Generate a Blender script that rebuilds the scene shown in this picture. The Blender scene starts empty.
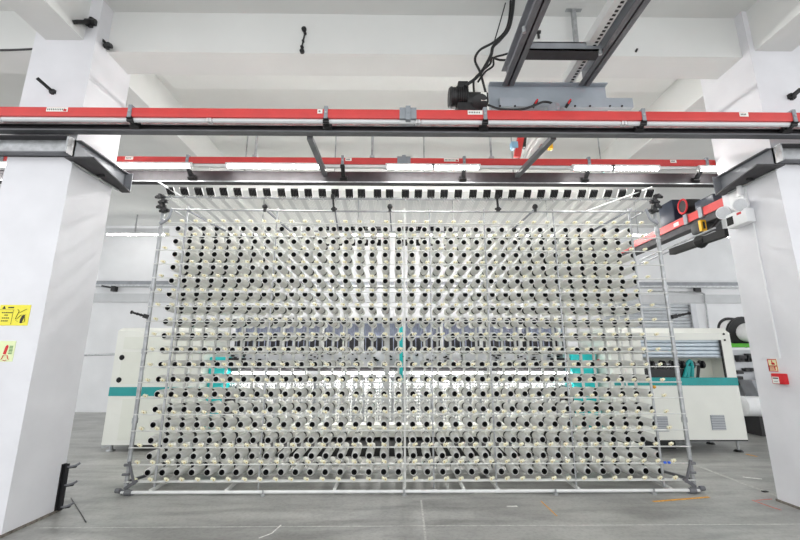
import bpy, bmesh, math, random
from mathutils import Vector, Matrix
random.seed(7)
S = bpy.context.scene
COL = S.collection
pi = math.pi

# ------------------------------------------------------------------ camera
CAMZ = 1.5; PITCH = math.radians(12.4); YAW = math.radians(0.7)
cd = bpy.data.cameras.new('camera'); cam = bpy.data.objects.new('camera', cd); COL.objects.link(cam)
cam.location = (0, 0, CAMZ); cam.rotation_euler = (pi/2 + PITCH, 0, -YAW)
cd.sensor_fit = 'HORIZONTAL'; cd.sensor_width = 36; cd.lens = 18.0; cd.clip_end = 200
S.camera = cam
RM = Matrix.Rotation(-YAW, 3, 'Z') @ Matrix.Rotation(pi/2 + PITCH, 3, 'X')
def at(px, py, Y=None, X=None, Z=None):
    d = RM @ Vector(((px-400)/400, (270-py)/400, -1))
    t = Y/d.y if Y is not None else (X/d.x if X is not None else (Z-CAMZ)/d.z)
    return Vector((d.x*t, d.y*t, CAMZ + d.z*t))

# ------------------------------------------------------------------ materials
def lin(c):
    return tuple(((v/255)/12.92 if v/255 <= .04045 else ((v/255+.055)/1.055)**2.4) for v in c) + (1,)
def mat(name, rgb, rough=.5, metal=0, var=0, scale=8, bump=0, emit=None, strength=1, stretch=None):
    m = bpy.data.materials.new(name); m.use_nodes = True
    nt = m.node_tree; b = nt.nodes['Principled BSDF']
    b.inputs['Base Color'].default_value = lin(rgb); b.inputs['Roughness'].default_value = rough
    b.inputs['Metallic'].default_value = metal
    if var or bump:
        tc = nt.nodes.new('ShaderNodeTexCoord'); n = nt.nodes.new('ShaderNodeTexNoise')
        n.inputs['Scale'].default_value = scale; n.inputs['Detail'].default_value = 6
        if stretch:
            mp = nt.nodes.new('ShaderNodeMapping'); mp.inputs['Scale'].default_value = stretch
            nt.links.new(tc.outputs['Object'], mp.inputs['Vector']); nt.links.new(mp.outputs['Vector'], n.inputs['Vector'])
        else:
            nt.links.new(tc.outputs['Object'], n.inputs['Vector'])
        if var:
            r = nt.nodes.new('ShaderNodeValToRGB')
            lo = tuple(max(0, c*(1-var)) for c in rgb); hi = tuple(min(255, c*(1+var*.6)) for c in rgb)
            r.color_ramp.elements[0].position = .3; r.color_ramp.elements[1].position = .7
            r.color_ramp.elements[0].color = lin(lo); r.color_ramp.elements[1].color = lin(hi)
            nt.links.new(n.outputs['Fac'], r.inputs['Fac']); nt.links.new(r.outputs['Color'], b.inputs['Base Color'])
        if bump:
            bp = nt.nodes.new('ShaderNodeBump'); bp.inputs['Strength'].default_value = bump; bp.inputs['Distance'].default_value = .01
            nt.links.new(n.outputs['Fac'], bp.inputs['Height']); nt.links.new(bp.outputs['Normal'], b.inputs['Normal'])
    if emit:
        b.inputs['Emission Color'].default_value = lin(emit); b.inputs['Emission Strength'].default_value = strength
    return m
def floor_mat():
    m = bpy.data.materials.new('polished_concrete'); m.use_nodes = True
    nt = m.node_tree; b = nt.nodes['Principled BSDF']; L = nt.links.new
    tc = nt.nodes.new('ShaderNodeTexCoord')
    def noise(sc, det, st=None, dist=0):
        n = nt.nodes.new('ShaderNodeTexNoise'); n.inputs['Scale'].default_value = sc; n.inputs['Detail'].default_value = det
        n.inputs['Distortion'].default_value = dist
        if st:
            mp = nt.nodes.new('ShaderNodeMapping'); mp.inputs['Scale'].default_value = st; mp.inputs['Rotation'].default_value = (0, 0, .25)
            L(tc.outputs['Object'], mp.inputs['Vector']); L(mp.outputs['Vector'], n.inputs['Vector'])
        else: L(tc.outputs['Object'], n.inputs['Vector'])
        return n.outputs['Fac']
    def ramp(f, a, c, p0, p1):
        r = nt.nodes.new('ShaderNodeValToRGB'); r.color_ramp.elements[0].position = p0; r.color_ramp.elements[1].position = p1
        r.color_ramp.elements[0].color = lin(a); r.color_ramp.elements[1].color = lin(c); L(f, r.inputs['Fac']); return r.outputs['Color']
    def mix(t, f, a, c):
        x = nt.nodes.new('ShaderNodeMix'); x.data_type = 'RGBA'; x.blend_type = t; x.inputs['Factor'].default_value = f
        L(a, x.inputs['A']); L(c, x.inputs['B']); return x.outputs['Result']
    base = ramp(noise(.9, 8, None, .6), (150, 150, 147), (174, 174, 170), .35, .68)
    streak = ramp(noise(3.5, 8, (.35, 1.6, 1), .4), (160, 160, 160), (255, 255, 255), .36, .6)
    fine = ramp(noise(34, 4), (222, 222, 222), (255, 255, 255), .35, .55)
    scuff = ramp(noise(2.2, 10, (1.6, .5, 1), 1.6), (0, 0, 0), (70, 70, 68), .64, .70)
    c = mix('MULTIPLY', .5, base, streak); c = mix('MULTIPLY', .6, c, fine); c = mix('ADD', .5, c, scuff)
    L(c, b.inputs['Base Color'])
    rr = nt.nodes.new('ShaderNodeMapRange'); L(noise(1.7, 5), rr.inputs['Value'])
    rr.inputs['To Min'].default_value = .22; rr.inputs['To Max'].default_value = .5
    L(rr.outputs['Result'], b.inputs['Roughness'])
    return m
def yarn_mat():
    m = mat('white_yarn', (250, 250, 247), .7, var=.02, scale=90, bump=.15, stretch=(1, 9, 1))
    nt = m.node_tree; b = nt.nodes['Principled BSDF']; out = nt.nodes['Material Output']
    tr = nt.nodes.new('ShaderNodeBsdfTranslucent'); tr.inputs['Color'].default_value = (.97, .97, .95, 1)
    mx = nt.nodes.new('ShaderNodeMixShader'); mx.inputs['Fac'].default_value = .4
    nt.links.new(b.outputs['BSDF'], mx.inputs[1]); nt.links.new(tr.outputs['BSDF'], mx.inputs[2]); nt.links.new(mx.outputs['Shader'], out.inputs['Surface'])
    return m
M = dict(
    floor=floor_mat(),
    paint=mat('white_wall_paint', (226, 227, 229), .7, var=.025, scale=1.6, bump=.05),
    ceil=mat('white_ceiling_paint', (220, 221, 219), .8, var=.02, scale=1.2),
    colp=mat('white_column_paint', (224, 224, 228), .6, var=.03, scale=2.2, bump=.06),
    band=mat('pale_grey_paint', (196, 198, 200), .7, var=.03, scale=3),
    yarn=yarn_mat(),
    core=mat('black_plastic', (13, 13, 14), .8, var=.1, scale=30),
    blk=mat('black_metal', (24, 24, 26), .45, var=.2, scale=20),
    dark=mat('dark_steel', (58, 56, 59), .6, .0, var=.15, scale=9),
    steel=mat('grey_painted_steel', (140, 143, 148), .45, .2, var=.08, scale=5),
    steeld=mat('dark_grey_painted_steel', (112, 113, 117), .5, .2, var=.08, scale=5),
    plate=mat('blue_grey_steel', (164, 172, 180), .45, .15, var=.05, scale=4),
    galv=mat('galvanised_steel', (176, 178, 180), .38, .6, var=.12, scale=14),
    tube=mat('pale_metal_tube', (214, 215, 212), .35, .1, var=.05, scale=12),
    alu=mat('white_aluminium', (222, 223, 222), .4, .1, var=.03, scale=10),
    red=mat('red_powder_coat', (206, 58, 56), .38, var=.04, scale=6),
    clip=mat('grey_plastic', (140, 146, 152), .5, var=.04, scale=9),
    cream=mat('cream_ceramic', (232, 228, 200), .35, var=.05, scale=60),
    tan=mat('tan_ceramic', (196, 172, 120), .4, var=.06, scale=60),
    cab=mat('cabinet_paint', (228, 229, 222), .42, var=.012, scale=3),
    cabl=mat('cabinet_panel_paint', (222, 224, 214), .45, var=.012, scale=3),
    teal=mat('turquoise_paint', (14, 150, 150), .4, var=.05, scale=5),
    cyan=mat('bright_turquoise_paint', (28, 196, 198), .45, var=.04, scale=5),
    slat=mat('blue_grey_slat', (196, 206, 214), .4, .2, var=.04, scale=6),
    slatd=mat('grey_shutter', (178, 182, 186), .45, .25, var=.05, scale=6),
    bluegrey=mat('blue_grey_panel', (164, 170, 192), .5, var=.25, scale=14, stretch=(6, 1, .6)),
    led=mat('lit_led_diffuser', (255, 255, 255), .4, emit=(255, 253, 250), strength=14),
    ledr=mat('lit_rail_led', (255, 255, 255), .4, emit=(255, 253, 250), strength=24), ledb=mat('lit_led_bright', (255, 255, 255), .4, emit=(255, 253, 250), strength=62), fill_glow=mat('added_glow_strip', (255, 255, 255), .4, emit=(255, 253, 250), strength=20),
    off=mat('unlit_diffuser', (216, 218, 220), .35, var=.02, scale=7),
    yel=mat('yellow_sign', (238, 226, 66), .5, var=.02, scale=20),
    ink=mat('black_ink', (40, 38, 26), .6, var=.02), inkg=mat('green_ink', (70, 128, 66), .6, var=.02), inkr=mat('red_ink', (206, 30, 38), .55, var=.02),
    sgreen=mat('pale_green_sign', (226, 236, 186), .5, var=.02, scale=20),
    scream=mat('cream_sign', (238, 234, 186), .5, var=.02, scale=20),
    sticker=mat('white_label', (236, 236, 230), .5, var=.02, scale=20),
    white=mat('white_plastic', (232, 233, 234), .4, var=.015, scale=10),
    lens=mat('lamp_lens', (206, 208, 212), .15, var=.03, scale=50),
    green=mat('green_paint', (86, 190, 40), .45, var=.05, scale=6),
    navy=mat('navy_plastic', (30, 40, 58), .4, var=.06, scale=6),
    yell=mat('yellow_paint', (244, 186, 20), .5, var=.03), orange=mat('orange_tape', (220, 160, 60), .7, var=.2, scale=40),
    redt=mat('red_marking', (214, 100, 84), .75, var=.2, scale=40), scuff=mat('white_scuff', (224, 224, 220), .8, var=.15, scale=30),
    joint=mat('pale_joint', (186, 186, 182), .8, var=.15, scale=30), grit=mat('dirty_skirting', (118, 112, 104), .9, var=.3, scale=25),
    blue=mat('blue_plastic', (30, 96, 220), .5, var=.03), brown=mat('brown_board', (168, 132, 96), .7, var=.1, scale=20),
    lblue=mat('light_blue_plastic', (140, 186, 214), .5, var=.03), maroon=mat('maroon_paint', (120, 22, 34), .5, var=.05),
    pgrey=mat('pale_grey_paint_metal', (200, 202, 206), .45, .1, var=.03, scale=6),
)

# ------------------------------------------------------------------ mesh builder
class MB:
    def __init__(s): s.v = []; s.f = []; s.m = []; s.mats = []
    def mi(s, k):
        k = k or s.cur
        if k not in s.mats: s.mats.append(k)
        return s.mats.index(k)
    cur = 'white'
    def add(s, vs, fs, k=None):
        o = len(s.v); s.v += [Vector(p) for p in vs]; i = s.mi(k)
        for f in fs: s.f.append([a+o for a in f]); s.m.append(i)
        return s
    def box(s, x0, x1, y0, y1, z0, z1, k=None):
        if x0 > x1: x0, x1 = x1, x0
        if y0 > y1: y0, y1 = y1, y0
        if z0 > z1: z0, z1 = z1, z0
        return s.add([(x0,y0,z0),(x1,y0,z0),(x1,y1,z0),(x0,y1,z0),(x0,y0,z1),(x1,y0,z1),(x1,y1,z1),(x0,y1,z1)],
              [(0,3,2,1),(4,5,6,7),(0,1,5,4),(1,2,6,5),(2,3,7,6),(3,0,4,7)], k)
    def bbox(s, x0, x1, y0, y1, z0, z1, b=.01, k=None):       # bevelled box
        bm = bmesh.new(); bmesh.ops.create_cube(bm, size=1)
        for v in bm.verts: v.co = Vector(((x0+x1)/2+v.co.x*(x1-x0), (y0+y1)/2+v.co.y*(y1-y0), (z0+z1)/2+v.co.z*(z1-z0)))
        bmesh.ops.bevel(bm, geom=bm.edges[:], offset=b, segments=2, affect='EDGES', profile=.5)
        bm.verts.index_update()
        s.add([v.co.copy() for v in bm.verts], [[v.index for v in f.verts] for f in bm.faces], k); bm.free(); return s
    def prism(s, poly, axis, a, b, k=None):                   # poly: list of 2D points, extruded along axis
        def p3(u, w, t): return {'x': (t,u,w), 'y': (u,t,w), 'z': (u,w,t)}[axis]
        n = len(poly); vs = [p3(u,w,a) for u,w in poly] + [p3(u,w,b) for u,w in poly]
        fs = [list(range(n))[::-1], list(range(n,2*n))] + [(i,(i+1)%n,n+(i+1)%n,n+i) for i in range(n)]
        return s.add(vs, fs, k)
    def frame(s, d):
        d = Vector(d).normalized(); u = d.cross(Vector((0,0,1)))
        if u.length < 1e-4: u = Vector((1,0,0))
        u.normalize(); return d, u, u.cross(d).normalized()
    def cyl(s, p, q, r0, r1=None, n=12, k=None):
        return s.lathe([(r0,0),(r1 if r1 is not None else r0,1)], p, q, n, k)
    def lathe(s, prof, p, q, n=16, k=None, norm=True, caps=True):        # prof: (radius, t along p->q)
        p = Vector(p); q = Vector(q); d, u, w = s.frame(q-p); L = (q-p).length if norm else 1
        vs = []; fs = []
        for r, t in prof:
            for i in range(n):
                a = 2*pi*i/n; vs.append(p + d*(t*L) + u*(r*math.cos(a)) + w*(r*math.sin(a)))
        for j in range(len(prof)-1):
            for i in range(n):
                fs.append((j*n+i, j*n+(i+1)%n, (j+1)*n+(i+1)%n, (j+1)*n+i))
        if caps: fs.append(list(range(n))[::-1]); fs.append([(len(prof)-1)*n+i for i in range(n)])
        return s.add(vs, fs, k)
    def bar(s, p, q, w, h=None, k=None):                      # rectangular bar
        h = h or w; p = Vector(p); q = Vector(q); d, u, t = s.frame(q-p)
        vs = [e + u*(a*w/2) + t*(b*h/2) for e in (p,q) for a,b in ((-1,-1),(1,-1),(1,1),(-1,1))]
        return s.add(vs, [(0,3,2,1),(4,5,6,7),(0,1,5,4),(1,2,6,5),(2,3,7,6),(3,0,4,7)], k)
    def tube(s, pts, r, n=8, k=None, sub=6):                  # smooth tube through points
        P = [Vector(p) for p in pts]; out = []
        for i in range(len(P)-1):
            a = P[max(i-1,0)]; b = P[i]; c = P[i+1]; e = P[min(i+2,len(P)-1)]
            for j in range(sub):
                t = j/sub; out.append(.5*((2*b)+(c-a)*t+(2*a-5*b+4*c-e)*t*t+(3*b-a-3*c+e)*t**3))
        out.append(P[-1]); vs = []; fs = []; up = None
        for i, p in enumerate(out):
            d = (out[min(i+1,len(out)-1)]-out[max(i-1,0)]).normalized()
            if up is None: d_, up, _ = s.frame(d)
            up = (up - d*up.dot(d)).normalized(); w = d.cross(up)
            for j in range(n):
                a = 2*pi*j/n; vs.append(p+up*(r*math.cos(a))+w*(r*math.sin(a)))
        for i in range(len(out)-1):
            for j in range(n): fs.append((i*n+j, i*n+(j+1)%n, (i+1)*n+(j+1)%n, (i+1)*n+j))
        fs.append(list(range(n))[::-1]); fs.append([(len(out)-1)*n+j for j in range(n)])
        return s.add(vs, fs, k)
    def mesh(s, name, off=Vector((0,0,0)), smooth=False):
        me = bpy.data.meshes.new(name); me.from_pydata([v-off for v in s.v], [], s.f)
        for k in s.mats: me.materials.append(M[k])
        me.polygons.foreach_set('material_index', s.m)
        bm = bmesh.new(); bm.from_mesh(me); bmesh.ops.recalc_face_normals(bm, faces=bm.faces[:]); bm.to_mesh(me); bm.free()
        if smooth:
            me.shade_smooth()
            try: me.set_sharp_from_angle(angle=math.radians(35))
            except Exception: pass
        me.update(); return me
    def build(s, name, parent=None, smooth=True, label=None, kind=None):
        if parent is None:
            xs = [v.x for v in s.v]; ys = [v.y for v in s.v]; zs = [v.z for v in s.v]
            off = Vector(((min(xs)+max(xs))/2, (min(ys)+max(ys))/2, min(zs)))
        else:
            r = parent
            while r.parent: r = r.parent
            off = r.location.copy()
        o = bpy.data.objects.new(name, s.mesh(name, off, smooth)); COL.objects.link(o)
        if parent is None: o.location = off
        else: o.parent = parent
        if label: o['label'] = label
        if kind: o['kind'] = kind
        return o
def mb(k='white'):
    m = MB(); m.cur = k; return m
def tag(o, label, cat, group=None, kind=None):
    o['label'] = label; o['category'] = cat
    if group: o['group'] = group
    if kind: o['kind'] = kind
    return o
def thing(name, label, cat, loc, group=None):
    o = bpy.data.objects.new(name, None); COL.objects.link(o); o.location = loc; o.empty_display_size = .05
    return tag(o, label, cat, group)
def struct(name, m, smooth=False):
    o = m.build(name, None, smooth); o['kind'] = 'structure'; return o

# ------------------------------------------------------------------ setting
CZ = 5.53; BZ = 4.98
struct('floor', mb('floor').box(-14, 14, -4, 12.3, -.1, 0))
struct('ceiling', mb('ceil').box(-14, 14, 1.4, 12.3, CZ, CZ+.1))
wall = mb('paint')
shx0, shx1 = 6.3, at(691, 312, Y=12).x; shz = at(690, 304, Y=12).z
wall.box(-14, shx0, 12.0, 12.2, 0, CZ); wall.box(shx1, 14, 12.0, 12.2, 0, CZ); wall.box(shx0, shx1, 12.0, 12.2, shz, CZ)
struct('wall_back', wall)
struct('trim_1', mb('band').box(-14, 14, 11.95, 12.0, at(120, 302, Y=11.95).z, at(120, 293.5, Y=11.95).z))                # pale band along the back wall
# cross beams and depth beams
CX0, CX1, CY0, CY1 = -4.045, -3.365, 3.87, 4.47
DX0, DX1, DY0, DY1 = 4.11, 4.80, 3.94, 4.67
def beam(x0, x1, y0, y1, n):
    struct('trim_%d' % n, mb('ceil').box(x0, x1, y0, y1, BZ, CZ))
beam(CX1, DX0, 4.04, 4.42, 2)
beam(-14, CX0, 4.04, 4.42, 3); beam(DX1, 14, 4.04, 4.42, 4)
beam(-3.92, -3.50, -4, CY0, 5); beam(4.17, 4.60, -4, DY0, 6)
beam(-3.92, -3.50, CY1, 12, 7); beam(4.17, 4.60, DY1, 12, 8)
beam(-3.50, 4.17, 8.0, 8.4, 9)
struct('trim_10', mb('ceil').prism([(4.42, CZ), (4.42, CZ-.28), (4.62, CZ-.10), (5.4, CZ-.02), (5.4, CZ)], 'x', CX1, DX0))   # haunch behind the cross beam
struct('concrete_column', mb('colp').box(CX0, CX1, CY0, CY1, 0, CZ))
struct('concrete_column', mb('colp').box(DX0, DX1, DY0, DY1, 0, CZ))
# dirty foot lines of the columns
struct('baseboard_left', mb('grit').box(CX0-.012, CX1+.014, CY0-.014, CY1+.012, 0, .022))
struct('baseboard_right', mb('grit').box(DX0-.014, DX1+.012, DY0-.014, DY1+.012, 0, .022))
# roller shutter door
sh = mb('slatd')
zz = 0
while zz < shz-.02:
    sh.prism([(12.06, zz), (12.03, zz+.02), (12.03, zz+.075), (12.06, zz+.095), (12.09, zz+.095), (12.09, zz)], 'x', shx0, shx1); zz += .1
struct('door_1', sh)
fr = mb('pgrey'); fr.box(shx1-.02, shx1+.14, 11.95, 12.0, 0, shz); fr.box(shx0-.14, shx0+.02, 11.95, 12.0, 0, shz)
struct('trim_11', fr)
# floor joint lines and marks
fl = mb('joint')
a = at(0, 528, Z=0); b = at(800, 526, Z=0); fl.box(CX1+.1, DX0-.1, a.y-.006, a.y+.006, 0, .0015)
p, q = at(421, 500, Z=.0008), at(428, 560, Z=.0008); fl.bar(p, q, .018, .0012)
p, q = at(690, 463, Z=.0008), at(780, 497, Z=.0008); fl.bar(p, q, .05, .0012)
struct('trim_12', fl)

# wall rail, conduit, brackets on back wall
t = thing('wall_trunking', 'long grey trunking rail running along the back wall above the pale band', 'trunking', (0, 11.95, 3.6))
wz0, wz1 = at(400, 287, Y=11.9).z, at(400, 281.5, Y=11.9).z
mb('steel').box(-13, 13, 11.9, 12.0, wz0+.05, wz1).build('trunking_body', t); mb('galv').box(-13, 13, 11.885, 12.0, wz0, wz0+.06).build('trunking_lid', t)
tag(mb('blk').box(*(lambda c: (c.x-.06, c.x+.06, 11.86, 12.0, c.z-.16, c.z-.0))(at(114, 286, Y=11.9))).bar(at(114,288,Y=11.88), at(102,286,Y=11.9), .05).build('wall_bracket'),
    'small black bracket under the grey wall rail left of the creel', 'bracket')
t = thing('conduit', 'thin grey conduit dropping down back wall beside the roller shutter', 'conduit', at(700, 340, Y=11.97))
m = mb('galv'); m.tube([at(652, 291, Y=11.88), at(680, 292, Y=11.88), at(702, 293, Y=11.88), at(705, 300, Y=11.9), at(708, 322, Y=11.96), at(710, 340, Y=11.98)], .022, 6); m.build('pipe', t)
c = at(697, 290, Y=11.9); mb('blk').box(c.x-.09, c.x+.09, 11.85, 11.93, c.z-.07, c.z+.06).build('junction_box', t)

# ------------------------------------------------------------------ overhead steel
def channel_x(y0, y1, z0, z1, x0, x1, k='dark'):              # C channel running along x, open towards the camera
    m = mb(k); t = .012
    m.box(x0, x1, y1-t, y1, z0, z1); m.box(x0, x1, y0, y1, z0, z0+t); m.box(x0, x1, y0, y1, z1-t, z1)
    return m
o = channel_x(3.72, 3.80, 3.78, 3.868, -7, 7).box(-7, 7, 3.712, 3.722, 3.835, 3.868, 'galv').box(-7, 7, 3.714, 3.80, 3.768, 3.781, 'steeld').build('steel_channel')  # pale lip and grey underside paint lit flanges, dark web the shaded inside
tag(o, 'near dark steel channel running across the hall behind the near red rail', 'steel channel')
o = mb('dark').box(-7, 7, 4.88, 4.98, 3.745, 3.90).box(-7, 7, 4.872, 4.882, 3.745, 3.757, 'galv').build('steel_channel')
tag(o, 'far dark steel channel above the creel, behind the far red rail', 'steel channel')
def bracket_beam(side):
    sx = 1 if side == 'left' else -1
    xf = CX1 + .006 if side == 'left' else DX0 - .006
    lab = 'grey channel bracket clamped around the %s white column' % side
    y0 = CY0-.16 if side == 'left' else CY0-.05
    t = thing('bracket_beam', lab, 'bracket', (xf, y0, 3.54))
    z0, z1 = 3.545, 3.735
    a = mb('galv'); yf = (CY0 if side == 'left' else DY0) - .012
    xo = (-5.2 if side == 'left' else 5.6)
    a.box(xo, xf+sx*.005, yf-.02, yf, z0, z1); a.box(xo, xf, yf-.10, yf, z0, z0+.012, 'steeld'); a.box(xo, xf, yf-.10, yf, z1-.012, z1, 'dark')
    a.box(xf-sx*.012, xf+sx*.005, yf-.10, yf, z0, z1)
    a.build('front_channel', t, False)
    b = mb('steel'); ye = 4.64; zl0 = z0-.06
    b.box(xf, xf+sx*.012, yf, ye, zl0, z1, 'steel')
    b.prism([(xf, yf-.10), (xf+sx*.30, yf-.10), (xf+sx*.10, ye), (xf, ye)], 'z', zl0-.002, zl0+.012, 'dark'); b.box(xf, xf+sx*.06, yf, ye, z1-.012, z1, 'steeld')  # bottom flange coloured darker than the web for underside shade
    b.box(xf, xf+sx*.10, ye-.012, ye, zl0, z1, 'steel')
    b.build('side_channel', t, False)
    c = mb('galv'); c.cyl((xf+sx*.02, yf-.02, zl0-.012), (xf+sx*.02, ye-.1, zl0-.012), .012, n=8); c.build('tie_rod', t)
    c = mb('blk'); c.cyl((xf+sx*.08, 4.15, zl0-.03), (xf+sx*.08, 4.15, zl0+.02), .02, n=8); c.cyl((xf+sx*.05, 4.15, zl0-.012), (xf+sx*.13, 4.15, zl0-.012), .012, n=8); c.build('bolt', t)
bracket_beam('left'); bracket_beam('right')

def rail(name, label, y, z0, z1, x0, x1, clips, joints, stickers, arms, yc, zc):
    t = thing(name, label, 'busbar trunk', ((x0+x1)/2, y, z0))
    m = mb('red'); h = z1-z0; d = .055
    m.prism([(y, z0), (y-.004, z0+h*.3), (y-.004, z1-h*.12), (y+.01, z1), (y+d-.01, z1), (y+d, z1-.01), (y+d, z0)], 'x', x0, x1); m.build('trunk_body', t, False)
    for cx in clips:
        c = mb('clip'); c.box(cx-.018, cx+.018, y-.014, y+d+.01, z0-.012, z1+.02); CL = c.build('clip', t, False); mb('galv').cyl((cx, y-.022, (z0+z1)/2), (cx, y-.013, (z0+z1)/2), .010, n=8).build('screw', CL)
    for cx in joints:
        c = mb('clip'); c.box(cx-.085, cx+.085, y-.012, y+d+.01, z0-.008, z1+.01); c.box(cx-.024, cx+.024, y-.03, y+d, z0-.03, z1+.02)
        c.cyl((cx, y-.035, (z0+z1)/2), (cx, y-.02, (z0+z1)/2), .016, n=8); c.build('joint_cover', t, False)
    for cx, w in stickers:
        s_ = mb('sticker'); s_.box(cx-w/2, cx+w/2, y-.008, y-.0045, z0+h*.42, z0+h*.86)
        n = max(2, int(w/.02))
        for i in range(n): s_.box(cx-w/2+.012+i*(w-.03)/n, cx-w/2+.02+i*(w-.03)/n, y-.0095, y-.0078, z0+h*.56, z0+h*.72, 'ink')
        if w > .15: s_.box(cx+w/2-.04, cx+w/2-.01, y-.0095, y-.0078, z0+h*.46, z0+h*.68, 'inkr')
        s_.build('sticker', t, False)
    for cx in arms:
        m = mb('blk'); m.bar((cx, y-.01, z0-.01), (cx, yc-.015, zc+.02), .05, .025); m.bar((cx, yc-.03, zc-.0), (cx, yc+.0, zc+.05), .09, .04)
        m.cyl((cx-.03, y+.02, z0-.03), (cx+.03, y+.02, z0-.03), .018, n=8); m.cyl((cx-.04, yc-.02, zc+.03), (cx+.05, yc-.02, zc+.03), .016, n=8); m.build('support_arm', t)
    return t
fx = lambda px: at(px, 113, Y=3.6).x
NF = rail('busbar_trunk', 'near red rail with grey clips crossing the hall above the columns, below overhead crane rails', 3.6, 3.853, 3.958, -6.5, 6.5,
     [fx(p) for p in (130, 326, 485, 643, 793)], [fx(408)], [(fx(57), .21), (fx(320), .05), (fx(475), .15), (fx(743), .09)], [fx(p) for p in (130, 326, 485, 643, 793)], 3.72, 3.79)
rx = lambda px: at(px, 160, Y=4.65).x
NR = rail('busbar_trunk', 'far red rail above the lit tubes, just over the creel top', 4.705, 3.92, 4.013, -6.5, 6.5,
     [rx(p) for p in (185, 342, 465, 591, 710)], [rx(404), rx(-8)], [(rx(126), .10), (rx(348), .08), (rx(452), .19), (rx(676), .08)], [rx(p) for p in (185, 342, 465, 591, 705)], 4.87, 3.77)
def tubelight(label, x0, x1, y, z, lit, group=None, k='led'):
    t = thing('led_tube_light', label, 'light', ((x0+x1)/2, y, z), group)
    hw = .045 if k == 'ledb' else .02
    mb('alu').box(x0-.03, x1+.03, y-hw, y+hw, z+.035, z+.062).build('housing', t, False)
    m = mb(k if lit else 'off'); m.lathe([(.012,0),(.024,.006),(.024,.994),(.012,1)], (x0, y, z+.018), (x1, y, z+.018), 10); m.build('diffuser', t)
    for x in (x0-.015, x1+.015):
        c = mb('white'); c.box(x-.014, x+.014, y-.024, y+.024, z-.006, z+.04); c.build('end_cap', t, False)
    return t
segs = [(-60, 8, 'lit tube light at far left, past the left column'), (118, 190, 'lit tube light on the far red rail nearest the left column'), (228, 319, 'longest lit tube light left of the creel centre, under the far rail'),
        (388, 432, 'lit tube light just right of the far rail joint cover'), (434, 478, 'second lit tube light right of the far rail joint cover'),
        (574, 612, 'lit tube light right of the slanting tie bar over the creel'), (613, 657, 'lit tube light above the right end of the creel'), (700, 717, 'short lit tube light against the right column')]
for p0, p1, lab in segs: tubelight(lab, at(p0, 166, Y=4.69).x, at(p1, 166, Y=4.69).x, 4.69, 3.852, True, k='ledr')
o = mb('alu').box(-6.5, 6.5, 4.715, 4.75, 3.878, 3.916).build('cable_channel'); tag(o, 'pale perforated batten channel hanging under the far red rail', 'batten')
for i, (x0, x1) in enumerate(((-3.95, -1.9), (-1.85, .2), (.25, 2.3), (2.35, 4.4))):
    lab = ('unlit batten under the near red rail, leftmost of the four', 'unlit batten under the near red rail, second from left', 'unlit batten under the near red rail below the black motor', 'unlit batten under the near red rail, rightmost of the four')[i]
    tubelight(lab, x0, x1, 3.64, 3.82, False)
# tie bars and hangers between the two rails
def one(m, name, label, cat, group=None): return tag(m.build(name), label, cat, group)
one(mb('steeld').bar(at(310, 133, Y=3.84)+Vector((0,0,-.05)), at(325, 174, Y=4.86)+Vector((0,0,0)), .06, .05), 'tie_bar', 'slanting grey steel tie bar left of the centre, over the creel', 'tie bar')
one(mb('steeld').bar(at(553, 133, Y=3.84)+Vector((0,0,-.05)), at(517, 176, Y=4.86), .06, .05), 'tie_bar', 'slanting grey steel tie bar right of the centre, beside the red hoist trolley', 'tie bar')
for px, lab in ((254, 'thin hanger rod holding the far red rail, leftmost of three'), (372, 'thin hanger rod holding the far red rail near the middle joint'), (492, 'thin hanger rod left of the small red hoist trolley')):
    x = at(px, 150, Y=4.67).x; m = mb('galv').cyl((x, 4.73, 4.02), (x, 4.73, at(400, 122, Y=4.73).z-.02), .016, n=8); m.box(x-.03, x+.03, 4.70, 4.76, 4.013, 4.04); one(m, 'hanger_rod', lab, 'hanger rod')

# ------------------------------------------------------------------ overhead crane ladder
t = thing('crane_track', 'grey steel ladder frame of two overhead rails and a cross member', 'crane track', (2, 2.5, 4.4))
ZC = 4.47
def ibeam_y(xc, w, y0, y1, z0, h):
    m = mb('steel'); m.box(xc-w/2, xc+w/2, y0, y1, z0, z0+.014, 'steeld'); m.box(xc-w/2, xc+w/2, y0, y1, z0+h-.014, z0+h); m.box(xc-.008, xc+.008, y0, y1, z0, z0+h); return m  # bottom flange takes a darker steel, underside shade put into the colour
for px in (508, 584):
    c = at(px, 86, Z=ZC); ibeam_y(c.x, .125, -1.0, c.y, ZC, .2).build('rail', t, False)
l, r = at(508, 60, Z=ZC), at(584, 60, Z=ZC)
xl, xr = at(508, 86, Z=ZC).x+.063, at(584, 86, Z=ZC).x-.063
m = mb('steel'); yb = at(540, 60, Z=ZC).y
m.box(xl, xr, yb-.14, yb, ZC, ZC+.014, 'dark'); m.box(xl, xr, yb-.14, yb, ZC+.08, ZC+.092); m.box(xl, xr, yb-.14, yb-.128, ZC, ZC+.092, 'steel'); m.build('cross_member', t, False)  # dark underside colour paints the shade below the pale front web
for px, py in ((524, 30), (600, 52)):
    c = at(px, py, Z=ZC-.01); b = mb('galv'); b.cyl(c+Vector((0,0,-.03)), c+Vector((0,0,.03)), .018, n=8); b.build('bolt', t)
t = thing('cable_tray', 'white perforated cable tray running beside the right overhead crane rail', 'cable tray', (1.75, 2.4, 4.5))
c = at(568, 84, Z=4.52); m = mb('alu')
m.box(c.x-.05, c.x+.05, -1, c.y, 4.52, 4.526); m.box(c.x-.056, c.x-.05, -1, c.y, 4.52, 4.62); m.box(c.x+.05, c.x+.056, -1, c.y, 4.52, 4.58)
m.build('tray', t, False)
m = mb('blk')
for i in range(60):
    y = c.y-.03-i*.045; m.box(c.x+.006, c.x+.036, y-.011, y+.011, 4.5165, 4.5195)
m.build('slots', t, False, kind='stuff')
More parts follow.
